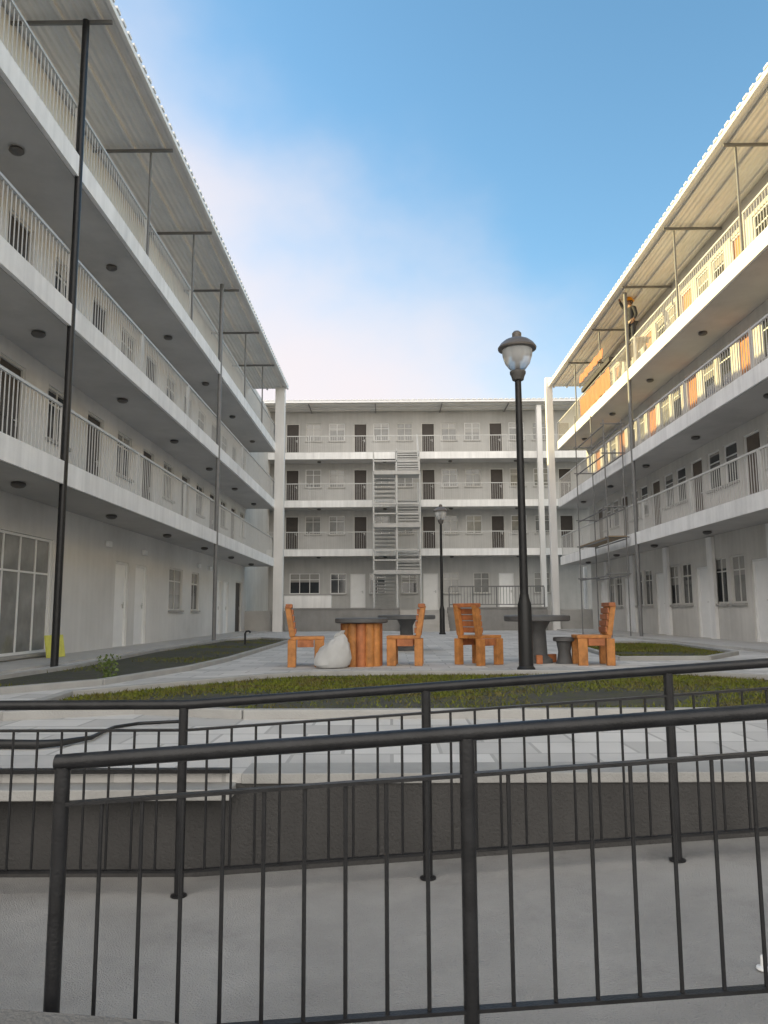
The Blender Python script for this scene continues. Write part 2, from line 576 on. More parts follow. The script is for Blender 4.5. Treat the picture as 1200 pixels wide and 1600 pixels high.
# ------------------------------------------------------------------ foreground railings
def ramp_railing(Y, x0, x1, post_x, label, step=0.125, left_post=True):
    r = thing('ramp_railing', label, 'railing', (post_x[0], Y, ramp_z(post_x[0])), 0, 'ramp railings')
    bx, bz = post_x[0], ramp_z(post_x[0])

    def P(x, h):
        return (x - bx, 0, ramp_z(x) - bz + h)
    xs_ = [x0] + ([-1.03] if x0 < -1.03 < x1 - 0.1 else []) + [x1]
    top = MB().tube([P(x, 0.915) for x in xs_], 0.0242, 14)
    top.build('top_rail', M['steel_dark'], r, smooth=True)
    for nm, h, ww in (('mid_rail', 0.79, 0.011), ('bottom_rail', 0.118, 0.011)):
        m_ = MB()
        for a, b in zip(xs_[:-1], xs_[1:]):
            m_.beam(P(a, h), P(b, h), 0.03, ww)
        m_.build(nm, M['steel_dark'], r)
    for px in post_x:
        m_ = MB()
        x, _, z = P(px, 0)
        m_.tube([(x, 0, -0.0 + z), (x, 0, z + 0.90)], 0.0235, 12)
        pp = m_.build('post', M['steel_dark'], r, smooth=True)
        f = MB().lathe([(0.04, z + 0.002), (0.04, z + 0.009), (0.028, z + 0.012)], (x, 0, 0), 14)
        f.build('base_plate', M['steel_dark'], pp)
    # balusters between posts
    proto = MB().tube([(0, 0, 0), (0, 0, 0.661)], 0.0066, 8).build('baluster', M['steel_dark'], r, smooth=True)
    first = True
    x = post_x[0] - 40 * step
    while x < x1 - 0.01:
        if x > x0 + 0.03 and min(abs(x - p) for p in post_x) > 0.03:
            loc = Vector(P(x, 0.124))
            if first:
                proto.location = loc
                first = False
            else:
                dup(proto, r, loc)
        x += step
    return r


def railposts(first, n, k0, d=1.25):
    return [first + d * i for i in range(k0, n)]


ramp_railing(3.95, -3.4, 3.9, railposts(-1.045, 4, -1, 1.218), 'dark steel railing on the far side of the ramp, against the retaining wall', 0.1218)
ramp_railing(2.45, -1.04, 3.0, railposts(-1.018, 4, 0), 'dark steel railing nearest the camera, ending at a corner post on the left')

# odd things along the ramp edge
hose = MB().tube([(-3.3, 5.05, 0.035), (-2.6, 5.03, 0.035), (-2.25, 5.0, 0.035), (-2.12, 5.08, 0.035), (-2.02, 5.3, 0.035), (-1.98, 5.45, 0.03)],
                 [0.032, 0.032, 0.03, 0.022, 0.016, 0.014], 10).tube([(-2.2, 5.75, 0.02), (-2.1, 5.95, 0.02), (-1.9, 6.1, 0.02), (-1.6, 6.2, 0.02)], 0.012, 8)
hz = MB().tube([(-3.3, 5.05, 0.032), (-2.6, 5.03, 0.032), (-2.25, 5.0, 0.032), (-2.12, 5.08, 0.03), (-2.02, 5.3, 0.026), (-2.05, 5.6, 0.02),
                (-2.06, 5.85, 0.016), (-1.95, 6.05, 0.014), (-1.6, 6.18, 0.014)],
               [0.03, 0.03, 0.028, 0.022, 0.015, 0.012, 0.012, 0.012, 0.012], 10).build('hose', M['black'], smooth=True)
tag(hz, 'black hose lying curled on the pale paving at the left', 'hose')
dr = MB().box(-2.12, -0.86, 4.20, 4.255, 0.0095, 0.03)  # thin dark strip along the edge of the court
dro = dr.build('dark_strip', M['steel_dark'])
tag(dro, 'flat dark strip along the ledge above the ramp', 'steel bar')
cup = MB().lathe([(0.02, 0), (0.024, 0.003), (0.022, 0.009), (0.010, 0.012), (0.009, 0.042), (0.007, 0.046)], (1.265, 2.815, ramp_z(1.265) + 0.002), 18)
tag(cup.build('drain_cap', M['plastic_white'], smooth=True), 'small white plastic pipe cap on the ramp floor at the right', 'pipe cap')


# ------------------------------------------------------------------ buildings
def wall_mesh(mb, x0, x1, z0, z1, ops, depth=0.16):
    xs_ = sorted({x0, x1} | {v for o in ops for v in (o[0], o[1])})
    zs_ = sorted({z0, z1} | {v for o in ops for v in (o[2], o[3])})
    for i in range(len(xs_) - 1):
        for j in range(len(zs_) - 1):
            cx_, cz_ = (xs_[i] + xs_[i + 1]) / 2, (zs_[j] + zs_[j + 1]) / 2
            if any(o[0] < cx_ < o[1] and o[2] < cz_ < o[3] for o in ops):
                continue
            a, b, c, d = xs_[i], xs_[i + 1], zs_[j], zs_[j + 1]
            mb.add([(a, 0, c), (b, 0, c), (b, 0, d), (a, 0, d)], [(0, 1, 2, 3)])
    for a, b, c, d in ops:
        y = depth
        mb.add([(a, 0, c), (a, y, c), (a, y, d), (a, 0, d)], [(0, 1, 2, 3)])
        mb.add([(b, 0, c), (b, 0, d), (b, y, d), (b, y, c)], [(0, 1, 2, 3)])
        mb.add([(a, 0, d), (a, y, d), (b, y, d), (b, 0, d)], [(0, 1, 2, 3)])
        mb.add([(a, 0, c), (b, 0, c), (b, y, c), (a, y, c)], [(0, 1, 2, 3)])


def make_door(w, h, leaf, frame, parent):
    f = MB()
    for x in (-w / 2 + 0.025, w / 2 - 0.025):
        f.box(x - 0.024, x + 0.024, 0.03, 0.13, 0.0, h - 0.002)
    f.box(-w / 2 + 0.05, w / 2 - 0.05, 0.03, 0.13, h - 0.05, h - 0.002)
    d = MB().box(-w / 2 + 0.051, w / 2 - 0.051, 0.075, 0.12, 0.004, h - 0.052)
    for z0, z1 in ((0.18, h * 0.42), (h * 0.5, h - 0.22)):     # raised panels
        d.box(-w / 2 + 0.17, w / 2 - 0.17, 0.062, 0.0745, z0, z1)
    o = d.build('door', leaf, parent)
    f.build('door_frame', frame, o)
    k = MB().box(w / 2 - 0.17, w / 2 - 0.13, 0.05, 0.0745, 0.95, 1.10).beam((w / 2 - 0.15, 0.045, 1.04), (w / 2 - 0.27, 0.045, 1.04), 0.02)
    k.build('handle', M['galv'], o)
    return o


def make_window(w, h, glass, frame, parent, transom=True, mull=1):
    f = MB()
    e = 0.045
    for x in (-w / 2 + e / 2, w / 2 - e / 2):
        f.box(x - e / 2, x + e / 2, 0.04, 0.11, 0.002, h - 0.002)
    for z in (e / 2 + 0.002, h - e / 2 - 0.002):
        f.box(-w / 2 + e, w / 2 - e, 0.04, 0.11, z - e / 2, z + e / 2)
    for k in range(mull):
        x = -w / 2 + w * (k + 1) / (mull + 1)
        f.box(x - 0.018, x + 0.018, 0.05, 0.10, e, h - e)
    if transom:
        f.box(-w / 2 + e, w / 2 - e, 0.053, 0.097, h * 0.68, h * 0.68 + 0.035)
    o = f.build('window', frame, parent)
    MB().box(-w / 2 + e * .6, w / 2 - e * .6, 0.07, 0.08, e * .6, h - e * .6).build('pane', glass, o)
    MB().box(-w / 2 - 0.05, w / 2 + 0.05, -0.07, 0.038, -0.06, -0.002).build('sill', M['sill'], o)
    return o


def make_railing(L, parent, h=1.0, step=0.125):
    hr = MB().beam((0, 0, h), (L, 0, h), 0.045, 0.045)
    o = hr.build('railing', M['galv'], parent)
    b = MB()
    n = int(L / step)
    for k in range(n + 1):
        x = 0.02 + (L - 0.04) * k / n
        big = k in (0, n)
        w = 0.036 if big else 0.013
        b.box(x - w / 2, x + w / 2, -w / 2, w / 2, 0.0 if big else 0.09, h - 0.0235)
    b.build('bars', M['galv'], o)
    MB().beam((0.042, 0, 0.08), (L - 0.042, 0, 0.08), 0.03, 0.018).build('bottom_rail', M['galv'], o)
    return o


def building(B, s, u0, u1, walk, base, openings, pillars, soffit_edge, wallmat, lamps, bays, pillar_mat, pillar_r,
             roof_out=0.5, roof_posts=None, depth=8.0):
    """local frame: x = s * u along the facade, -y towards the court"""
    fl = [base, base + 3.3, base + 6.0, base + 8.7]
    sb = [None, base + 3.0, base + 5.7, base + 8.4]
    top = soffit_edge
    X = lambda u: s * u
    lo, hi = min(X(u0), X(u1)), max(X(u0), X(u1))
    ops = []
    protos = {}
    for (lv, kind, u, w, z, h, m1, m2, tr, mu) in openings:
        x = X(u)
        z0 = fl[lv] + z
        ops.append((x - w / 2, x + w / 2, z0, z0 + h))
        key = (kind, w, h, m1, m2, tr, mu)
        if key not in protos:
            if kind == 'door':
                o = make_door(w, h, M[m1], M[m2], B)
            else:
                o = make_window(w, h, M[m1], M[m2], B, tr, mu)
            o.location = (x, 0, z0)
            protos[key] = o
        else:
            dup(protos[key], B, (x, 0, z0))
    mb = MB()
    wall_mesh(mb, lo, hi, base - 0.4, top + 0.1, ops)
    mb.box(lo, hi, 0.19, depth, base - 0.4, top + 0.1)
    mb.build('wall', wallmat, B)
    for k in (1, 2, 3):
        m_ = MB().box(lo, hi, -walk, -0.002, sb[k], fl[k])
        m_.box(lo, hi, -walk - 0.045, -walk - 0.0005, sb[k] - 0.03, fl[k] + 0.05)   # edge beam, slightly proud
        sl_ = m_.build('floor_slab', M['slab'], B)
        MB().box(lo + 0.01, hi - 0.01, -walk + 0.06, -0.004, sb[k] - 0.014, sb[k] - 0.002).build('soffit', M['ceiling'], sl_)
    # railings, one per bay and storey
    rp = {}
    for k in (1, 2, 3):
        for a, b in bays:
            L = round(abs(b - a) - 0.06, 3)
            x = min(X(a), X(b)) + 0.03
            if L not in rp:
                o = make_railing(L, B)
                o.location = (x, -walk + 0.06, fl[k])
                rp[L] = o
            else:
                dup(rp[L], B, (x, -walk + 0.06, fl[k]))
    # pillars full height
    for u, pillar_mat in pillars:
        MB().tube([(X(u), -walk - 0.02, base - 0.3), (X(u), -walk - 0.02, top + 0.02)], pillar_r, 14) \
            .build('pillar', pillar_mat, B, smooth=True)
    # roof: lining, sheet above, purlins along the eaves, rafters across, gutter
    ro = -walk - roof_out
    r_ = MB().box(lo, hi, ro, depth + 0.3, top + 0.12, top + 0.20)
    roof = r_.build('roof', M['soffit'], B)
    n = int((hi - lo) / 0.30)
    sh = MB()                                      # ribbed white sheet on top, ends seen above the gutter
    for i in range(n):
        a = lo + (hi - lo) * i / n
        w = (hi - lo) / n
        sh.box(a + w * 0.04, a + w * 0.62, ro - 0.10, depth + 0.3, top + 0.2025, top + 0.255)
    sh.box(lo, hi, ro - 0.07, depth + 0.28, top + 0.2015, top + 0.225)
    sh.build('roof_sheet', M['roof_white'], roof)
    MB().box(lo, hi, ro - 0.085, ro - 0.003, top + 0.07, top + 0.185).build('gutter', M['roof_white'], roof, bevel=0.012)
    for q in (0.12, 0.5, 0.88):
        y = ro + (walk + roof_out) * q
        MB().box(lo, hi, y - 0.03, y + 0.03, top + 0.05, top + 0.118).build('purlin', M['soffit'], roof)
    for (a, b) in bays:
        x = X(a)
        MB().box(x - 0.022, x + 0.022, ro + 0.02, -0.01, top - 0.02, top + 0.048).build('rafter', M['steel_mid'], roof)
    for u in (roof_posts or []):
        MB().tube([(X(u), -walk + 0.02, fl[3]), (X(u), -walk + 0.02, top - 0.042)], 0.028, 10).build('roof_post', M['steel_mid'], B, smooth=True)
    lp = None
    for (k, u) in lamps:
        z = sb[k]
        if lp is None:
            lp = MB().lathe([(0.05, 0.0), (0.11, -0.012), (0.12, -0.05), (0.085, -0.085), (0.03, -0.10)][::-1], (0, 0, 0), 16) \
                .build('ceiling_lamp', M['lamp_core'], B, smooth=True)
            lp.location = (X(u), -walk * 0.52, z - 0.015)
        else:
            dup(lp, B, (X(u), -walk * 0.52, z - 0.015))


# ---- left wing
LW = thing('apartment_wing', 'four storey grey apartment wing on the left, dark doors and slim dark pillars', 'building', (-6.76, 0, 0), R(90), 'apartment wings round the court')
ops = []
for lv in (1, 2, 3):
    for k in range(-3, 6):
        u = 13.3 + 3.9 * k
        ops.append((lv, 'door', u, 0.95, 0.0, 2.08, 'door_dark', 'frame_pale', 0, 0))
        ops.append((lv, 'window', u + 1.95, 1.05, 1.0, 1.08, 'glass' if (k + lv) % 3 else 'curtain', 'frame_pale', True, 1))
ops += [(0, 'window', 14.05, 2.5, 0.12, 2.2, 'curtain', 'frame_white', True, 3),
        (0, 'window', 9.9, 2.5, 0.12, 2.2, 'curtain', 'frame_white', True, 3),
        (0, 'door', 19.3, 0.95, 0.04, 2.1, 'door_white', 'frame_white', 0, 0),
        (0, 'door', 20.8, 0.95, 0.04, 2.1, 'door_white', 'frame_white', 0, 0),
        (0, 'window', 24.2, 1.5, 0.95, 1.3, 'curtain', 'frame_pale', True, 1),
        (0, 'window', 26.6, 1.0, 0.95, 1.3, 'glass', 'frame_pale', True, 1),
        (0, 'door', 30.2, 0.95, 0.04, 2.1, 'door_white', 'frame_white', 0, 0),
        (0, 'door', 31.6, 0.95, 0.04, 2.1, 'door_white', 'frame_white', 0, 0),
        (0, 'door', 34.2, 1.3, 0.04, 2.2, 'door_dark', 'frame_pale', 0, 0)]
lamps = [(3, 11.6 + 4.3 * k) for k in range(-1, 6)] + [(2, 12.7 + 4.2 * k) for k in range(-1, 6)] + [(1, 12.3 + 4.2 * k) for k in range(-1, 6)]
bays = [(0.9 + 3.86 * k, 0.9 + 3.86 * (k + 1)) for k in range(0, 9)]
building(LW, 1, 0.6, 35.6, 1.35, 0.0, ops, [(0.95, M['steel_dark']), (12.45, M['steel_dark']), (23.6, M['steel_mid'])], 11.36, M['wall_left'], lamps, bays, M['steel_dark'], 0.062,
         0.5, [12.48 + 3.86 * k for k in range(-2, 6) if k not in (0, 3)])
MB().box(35.25, 35.62, -1.80, -1.36, -0.1, 11.9).build('corner_column', M['column'], LW, bevel=0.01)

wl0 = None
for u in (18.2, 20.9, 26.9, 28.6):                     # small white bulkhead lights high on the ground floor wall
    if wl0 is None:
        wl0 = MB().box(-0.13, 0.13, -0.09, -0.003, -0.07, 0.07).build('wall_lamp', M['plastic_white'], LW, bevel=0.02)
        wl0.location = (u, 0, 2.5)
    else:
        dup(wl0, LW, (u, 0, 2.5))

# ---- right wing
RW = thing('apartment_wing', 'four storey apartment wing on the right, top storey in sun with orange doors', 'building', (9.25, 0, 0), R(-90), 'apartment wings round the court')
ops = []
for lv in (0, 1, 2, 3):
    for k in range(-4, 5):
        u = 19.35 + 3.6 * k
        if u > 35: continue
        dm = ('door_white', 'door_mid', 'door_orange', 'door_orange')[lv]
        dz = 0.065 if lv == 0 else 0.0
        ops.append((lv, 'door', u, 0.9, dz, 2.08, dm, 'frame_white', 0, 0))
        for q, du in enumerate((1.25, 2.35)):
            if u + du + .5 > 35.3: continue
            ops.append((lv, 'window', u + du, 0.85, 1.05 if lv == 0 else 0.98, 1.28 if lv == 0 else 1.1,
                        'curtain' if (k + q + lv) % 4 == 0 else 'glass', 'frame_white' if lv else 'frame_pale', True, 0 if lv else 1))
lamps = [(3, 11.6 + 4.3 * k) for k in range(-1, 6)] + [(2, 12.7 + 4.2 * k) for k in range(-1, 6)] + [(1, 12.3 + 4.2 * k) for k in range(-1, 6)]
bays = [(0.9 + 3.86 * k, 0.9 + 3.86 * (k + 1)) for k in range(0, 9)]
building(RW, -1, 0.6, 35.6, 1.35, 0.0, ops, [(0.95, M['steel_mid']), (24.55, M['steel_mid'])], 11.36, M['wall'], lamps, bays, M['steel_mid'], 0.06,
         0.28, [12.5 + 3.86 * k for k in range(-1, 6) if k != 3])
MB().box(-35.75, -35.45, -1.83, -1.52, -0.1, 11.9).build('corner_column', M['column'], RW, bevel=0.01)
for k in range(0, 9):                                  # white ground floor pilasters beside the white doors
    u = 18.55 + 3.6 * (k - 3)
    MB().box(-u - 0.19, -u + 0.19, -0.09, -0.003, 0.05, 2.95).build('pilaster', M['slab'], RW)

# ---- back building, its floors 0.95 higher
BZ = 0.95
BB = thing('apartment_block', 'four storey block across the far end of the court behind the stair', 'building', (0, 43.35, 0), 0, 'apartment wings round the court')
ops = []
for lv in (1, 2, 3):
    for k in range(-1, 4):
        u = -1.70 + 3.9 * k
        if u > 10.5: continue
        ops.append((lv, 'door', u, 0.78, 0.0, 2.05, 'door_dark', 'frame_pale', 0, 0))
        for q, du in enumerate((1.2, 2.55)):
            if u + du > 10.4: continue
            ops.append((lv, 'window', u + du, 0.9, 1.0, 1.05, 'curtain', 'frame_white' if (k + q + lv) % 2 else 'frame_pale', True, 1))
ops += [(0, 'window', -4.85, 1.7, 0.95, 1.15, 'glass', 'frame_white', True, 2)]
for u in (-2.95, -0.75, 1.05, 3.4, 5.1, 8.5):
    ops.append((0, 'window', u, 0.9, 0.95, 1.15, 'curtain' if u > 2 else 'glass', 'frame_white' if u < 1.5 else 'frame_pale', True, 1))
for u in (-1.85, 2.25, 6.5):
    ops.append((0, 'door', u, 0.85, 0.02, 2.05, 'door_white', 'frame_white', 0, 0))
lamps = [(k, -4.0 + 3.7 * j) for k in (1, 2, 3) for j in range(4)]
bays = [(-11.9 + 3.7 * k, -11.9 + 3.7 * (k + 1)) for k in range(0, 6)]
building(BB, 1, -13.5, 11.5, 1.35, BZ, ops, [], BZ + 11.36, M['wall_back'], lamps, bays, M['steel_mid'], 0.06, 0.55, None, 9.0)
MB().box(8.15, 8.42, -1.72, -1.40, BZ - 0.1, BZ + 11.3).build('end_column', M['column'], BB, bevel=0.01)

MB().box(-13.5, -6.80, -7.6, -0.6, -0.3, BZ + 11.2).build('sun_blocker', M['wall'], BB)  # added block, closes the corner gap so low sun stays off the court

# terrace in front of the back block
struct(MB().box(-13, 11.5, 35.9, 43.4, -0.5, BZ).build('terrace', M['walk']))
tw = thing('terrace_wall', 'grey concrete retaining wall holding up the far terrace', 'wall', (0, 35.9, 0))
MB().box(-4.9, 0.4, -0.25, -0.003, 0.0, BZ + 0.06).box(2.6, 7.2, -0.25, -0.003, 0.0, BZ + 0.06).build('wall_face', M['conc_mid'], tw)
MB().box(-4.9, 0.4, -0.29, 0.04, BZ + 0.063, BZ + 0.12).box(2.6, 7.2, -0.29, 0.04, BZ + 0.063, BZ + 0.12).build('coping', M['conc_mid'], tw)
lw = thing('boundary_wall', 'low white plastered wall on the far terrace beside the left corner column', 'wall', (-3.9, 36.3, BZ))
MB().box(-1.1, 1.1, -0.1, 0.1, 0.0, 0.72).build('wall_face', M['slab'], lw, bevel=0.01)
MB().box(-1.14, 1.14, -0.13, 0.13, 0.723, 0.78).build('coping', M['kerb'], lw)
st = thing('steps', 'short flight of concrete steps up to the far terrace', 'steps', (1.5, 34.2, 0))
for i in range(6):
    MB().box(-1.08, 1.08, i * 0.285, 1.697, i * BZ / 6 + (0.003 if i else 0), (i + 1) * BZ / 6).build('step', M['walk'], st)
tr = thing('terrace_railing', 'grey railing along the far terrace to the right of the steps', 'railing', (2.7, 35.8, BZ + 0.12))
MB().beam((0, 0, 0.95), (4.4, 0, 0.95), 0.06).build('top_rail', M['steel_mid'], tr)
MB().beam((0, 0, 0.12), (4.4, 0, 0.12), 0.04).build('bottom_rail', M['steel_mid'], tr)
p0 = MB().tube([(0, 0, 0), (0, 0, 0.92)], 0.03, 8).build('post', M['steel_mid'], tr)
for k in range(1, 5):
    dup(p0, tr, (1.1 * k, 0, 0))
b0 = MB().tube([(0, 0, 0.14), (0, 0, 0.92)], 0.012, 6).build('baluster', M['steel_mid'], tr)
b0.location = (0.14, 0, 0)
for k in range(1, 31):
    if (k + 1) % 8:
        dup(b0, tr, (0.14 * (k + 1), 0, 0))

# open stair in front of the back block
sx0, sx1 = -0.85, 1.5
SC = thing('staircase', 'open outdoor staircase with pale railings in front of the far block', 'staircase', (0.32, 41.9, BZ))
sl = MB()


def S_(x): return x - 0.32


LY0, LY1 = -3.5, -2.35
fls = [0.0, 3.3, 6.0, 8.7]
for k in (0, 1, 2):
    zl = fls[k] + (2.0 if k == 0 else 1.05)
    MB().box(S_(sx0), S_(sx1), LY0, LY1, zl - 0.2, zl).build('landing', M['wall_back'], SC)
    n1 = max(4, int(round((zl - fls[k]) / 0.18)))
    m_ = MB()
    for i in range(n1):
        y = -0.06 + (LY1 + 0.06) * (i + 0.5) / n1
        z = fls[k] + (zl - fls[k]) * (i + 1) / n1
        m_.box(S_(sx0), S_(sx0 + 1.1), y - 0.16, y + 0.16, z - 0.07, z - 0.004)
    m_.build('flight', M['wall_back'], SC)
    n2 = max(4, int(round((fls[k + 1] - zl) / 0.18)))
    m_ = MB()
    for i in range(n2):
        y = LY1 + (-0.06 - LY1) * (i + 0.5) / n2
        z = zl + (fls[k + 1] - zl) * (i + 1) / n2
        m_.box(S_(sx1 - 1.1), S_(sx1), y - 0.16, y + 0.16, z - 0.07, z - 0.004)
    m_.build('flight', M['wall_back'], SC)
    r_ = MB()
    for h in (0.5, 1.0):
        r_.beam((S_(sx0), LY0 + 0.04, zl + h), (S_(sx1), LY0 + 0.04, zl + h), 0.05, 0.06)
    for x in (sx0, (sx0 + sx1) / 2, sx1):
        r_.box(S_(x) - 0.025, S_(x) + 0.025, LY0 + 0.015, LY0 + 0.065, zl, zl + 1.0)
    for x, za, zb in ((sx0, fls[k], zl), (sx1, fls[k + 1], zl)):
        r_.beam((S_(x), -0.1, za + 1.0), (S_(x), LY1, zb + 1.0), 0.045)
        r_.beam((S_(x), LY1, zb + 1.0), (S_(x), LY0 + 0.07, zb + 1.0), 0.045)
        for q in range(5):
            f = q / 4
            y = -0.1 + (LY1 + 0.1) * f
            r_.beam((S_(x), y, za + (zb - za) * f), (S_(x), y, za + (zb - za) * f + 0.98), 0.03)
    r_.build('railing', M['galv'], SC)
MB().tube([(0, LY0 + 0.12, 0), (0, LY0 + 0.12, 8.2)], 0.055, 10).build('stair_post', M['galv'], SC, smooth=True)
for x in (sx0, sx1):
    MB().tube([(S_(x), LY0 + 0.12, 0), (S_(x), LY0 + 0.12, fls[2] + 1.0)], 0.045, 10).build('corner_post', M['galv'], SC, smooth=True)


# ------------------------------------------------------------------ street lamps
def street_lamp(x, y, label, z=0.0):
    L = thing('street_lamp', label, 'street lamp', (x, y, z), 0, 'garden lamps')
    MB().lathe([(0.13, 0), (0.13, 0.05), (0.105, 0.08), (0.10, 0.95), (0.085, 1.0), (0.07, 1.06), (0.066, 1.1)], n=20).build('base', M['black'], L, smooth=True)
    MB().tube([(0, 0, 1.1), (0, 0, 4.28)], [0.062, 0.048], 16).build('post', M['steel_dark'], L, smooth=True)
    MB().lathe([(0.05, 4.28), (0.085, 4.30), (0.10, 4.36), (0.12, 4.40), (0.12, 4.43), (0.07, 4.45)], n=20).build('neck', M['lamp_core'], L, smooth=True)
    MB().lathe([(0.07, 4.451), (0.12, 4.47), (0.185, 4.56), (0.222, 4.68), (0.225, 4.765)], n=28).build('bowl', M['bowl'], L, smooth=True)
    MB().tube([(0, 0, 4.455), (0, 0, 4.60), (0, 0, 4.62), (0, 0, 4.76)], [0.035, 0.035, 0.075, 0.085], 14).build('lamp_holder', M['lamp_core'], L, smooth=True)
    MB().lathe([(0.23, 4.768), (0.285, 4.775), (0.29, 4.80), (0.25, 4.86), (0.19, 4.91), (0.10, 4.95), (0.07, 4.965), (0.07, 5.03), (0.045, 5.06), (0.015, 5.07)], n=28).build('cap', M['lamp_cap'], L, smooth=True)
    return L


street_lamp(1.93, 11.2, 'tall dark lamp post standing in front of the wooden tables')
street_lamp(1.98, 30.0, 'far dark lamp post before the stair of the end block')


# ------------------------------------------------------------------ tables and chairs
def chair(x, y, rot, label, tall=0.98):
    """local: faces +x, back at -x"""
    c = thing('wooden_chair', label, 'chair', (x, y, 0), rot, 'wooden garden chairs')
    w = 0.48
    s_ = MB()
    for i in range(4):
        a = -w / 2 + i * w / 4
        s_.box(-0.26, 0.28, a + 0.004, a + w / 4 - 0.004, 0.425, 0.475)
    s_.build('seat', M['wood'], c, bevel=0.006)
    for sx, ww in ((-0.235, 0.13), (0.20, 0.15)):
        for sy in (-1, 1):
            MB().box(sx - ww / 2, sx + ww / 2, sy * 0.235 - 0.045, sy * 0.235 + 0.045, 0.0, 0.423).build('leg', M['wood'], c, bevel=0.01)
    for sy in (-1, 1):
        MB().box(-0.15, 0.11, sy * 0.235 - 0.03, sy * 0.235 + 0.03, 0.31, 0.421).build('apron', M['wood_dark'], c, bevel=0.006)
    for sy in (-1, 1):
        MB().beam((-0.23, sy * 0.2, 0.476), (-0.31, sy * 0.2, tall - 0.02), 0.085, 0.09, (0, 1, 0)).build('back_post', M['wood'], c, bevel=0.008)
    bk = MB()
    for i, z in enumerate((0.56, 0.66, 0.76, 0.86)):
        xx = -0.20 - 0.075 * (z - 0.47) / 0.5 + 0.012
        bk.box(xx, xx + 0.03, -w / 2, w / 2, z - 0.042, z + 0.042)
    bk.build('backrest', M['wood_dark'], c, bevel=0.006)
    MB().box(-0.34, -0.235, -w / 2 - 0.02, w / 2 + 0.02, tall - 0.055, tall + 0.01).build('top_rail', M['wood_dark'], c, bevel=0.01)
    return c


chair(-1.36, 12.55, R(6), 'wooden chair left of the log table, facing right beside the white sack')
chair(0.22, 12.75, R(176), 'wooden chair on the right side of the log table, facing left')
chair(1.44, 12.75, R(42), 'wooden chair turned aslant, showing its slatted back, left of the lamp post')
chair(3.24, 12.6, R(178), 'wooden chair at the far right, facing the grey stone table')

T1 = thing('log_table', 'round table with dark top on a drum of orange upright logs', 'table', (-0.48, 12.6, 0))
for i in range(12):
    a = 2 * pi * i / 12
    MB().lathe([(0.082, 0), (0.085, 0.02), (0.085, 0.66), (0.08, 0.675)], (0.255 * cos(a), 0.255 * sin(a), 0), 12) \
        .build('log', M['wood'] if i % 3 else M['wood_dark'], T1, smooth=True)
MB().lathe([(0.40, 0.68), (0.43, 0.695), (0.43, 0.75), (0.41, 0.765)], n=36).build('tabletop', M['table_top'], T1, smooth=True)
T2 = thing('stone_table', 'grey stone table on a thick pedestal behind the lamp post', 'table', (2.46, 13.1, 0))
MB().lathe([(0.52, 0.69), (0.55, 0.705), (0.55, 0.775), (0.53, 0.79)], n=40).build('tabletop', M['table_top'], T2, smooth=True)
MB().lathe([(0.24, 0.0), (0.24, 0.06), (0.16, 0.12), (0.14, 0.55), (0.22, 0.688)], n=24).build('pedestal', M['table_top'], T2, smooth=True)
for a in (0.4, 2.5, 4.6):
    MB().box(0.18, 0.34, -0.05, 0.05, 0.0, 0.14).build('foot', M['wood_dark'], T2, bevel=0.01, rotz=a)
ST = thing('stone_stool', 'low dark stone stool between the grey table and the right chair', 'stool', (2.86, 12.9, 0))
MB().lathe([(0.16, 0.36), (0.18, 0.37), (0.18, 0.42), (0.165, 0.43)], n=24).build('seat', M['table_top'], ST, smooth=True)
MB().lathe([(0.15, 0.0), (0.12, 0.06), (0.10, 0.2), (0.13, 0.358)], n=24).build('pedestal', M['table_top'], ST, smooth=True)
T3 = thing('stone_table', 'second dark stone table farther back between the log table and the far lamp', 'table', (0.35, 17.5, 0))
MB().lathe([(0.62, 0.69), (0.65, 0.705), (0.65, 0.775), (0.63, 0.79)], n=40).build('tabletop', M['table_top'], T3, smooth=True)
MB().lathe([(0.24, 0.0), (0.24, 0.06), (0.16, 0.12), (0.14, 0.55), (0.22, 0.688)], n=24).build('pedestal', M['table_top'], T3, smooth=True)

# slumped white sack
sk = MB()
prof = [(0.03, 0.0), (0.20, 0.008), (0.245, 0.05), (0.25, 0.14), (0.235, 0.24), (0.20, 0.34), (0.15, 0.41), (0.10, 0.455), (0.07, 0.475), (0.085, 0.52), (0.05, 0.525)]
n = 40
vs, fs = [], []
for r, z in prof:
    for k in range(n):
        a = 2 * pi * k / n
        f = min(1, z / 0.3)
        rr = r * (1 + 0.13 * sin(2 * a + 0.7 + z * 5) + 0.09 * f * sin(5 * a + z * 17) + 0.06 * f * sin(9 * a - z * 23) + 0.03 * random.uniform(-1, 1))
        vs.append((rr * cos(a) + 0.34 * z * z + 0.05 * z, rr * sin(a) * 0.75, z * (1 + 0.10 * cos(a + 0.6)) + 0.012 * random.uniform(-1, 1) * f))
for i in range(len(prof) - 1):
    for k in range(n):
        fs.append((i * n + k, i * n + (k + 1) % n, (i + 1) * n + (k + 1) % n, (i + 1) * n + k))
fs.append(tuple(range(n - 1, -1, -1)))
fs.append(tuple((len(prof) - 1) * n + k for k in range(n)))
sk.add(vs, fs)
so = sk.build('sack', M['sack'], smooth=True, loc=(-0.92, 12.05, 0.004))
tag(so, 'slumped white sack standing against the log table', 'sack')

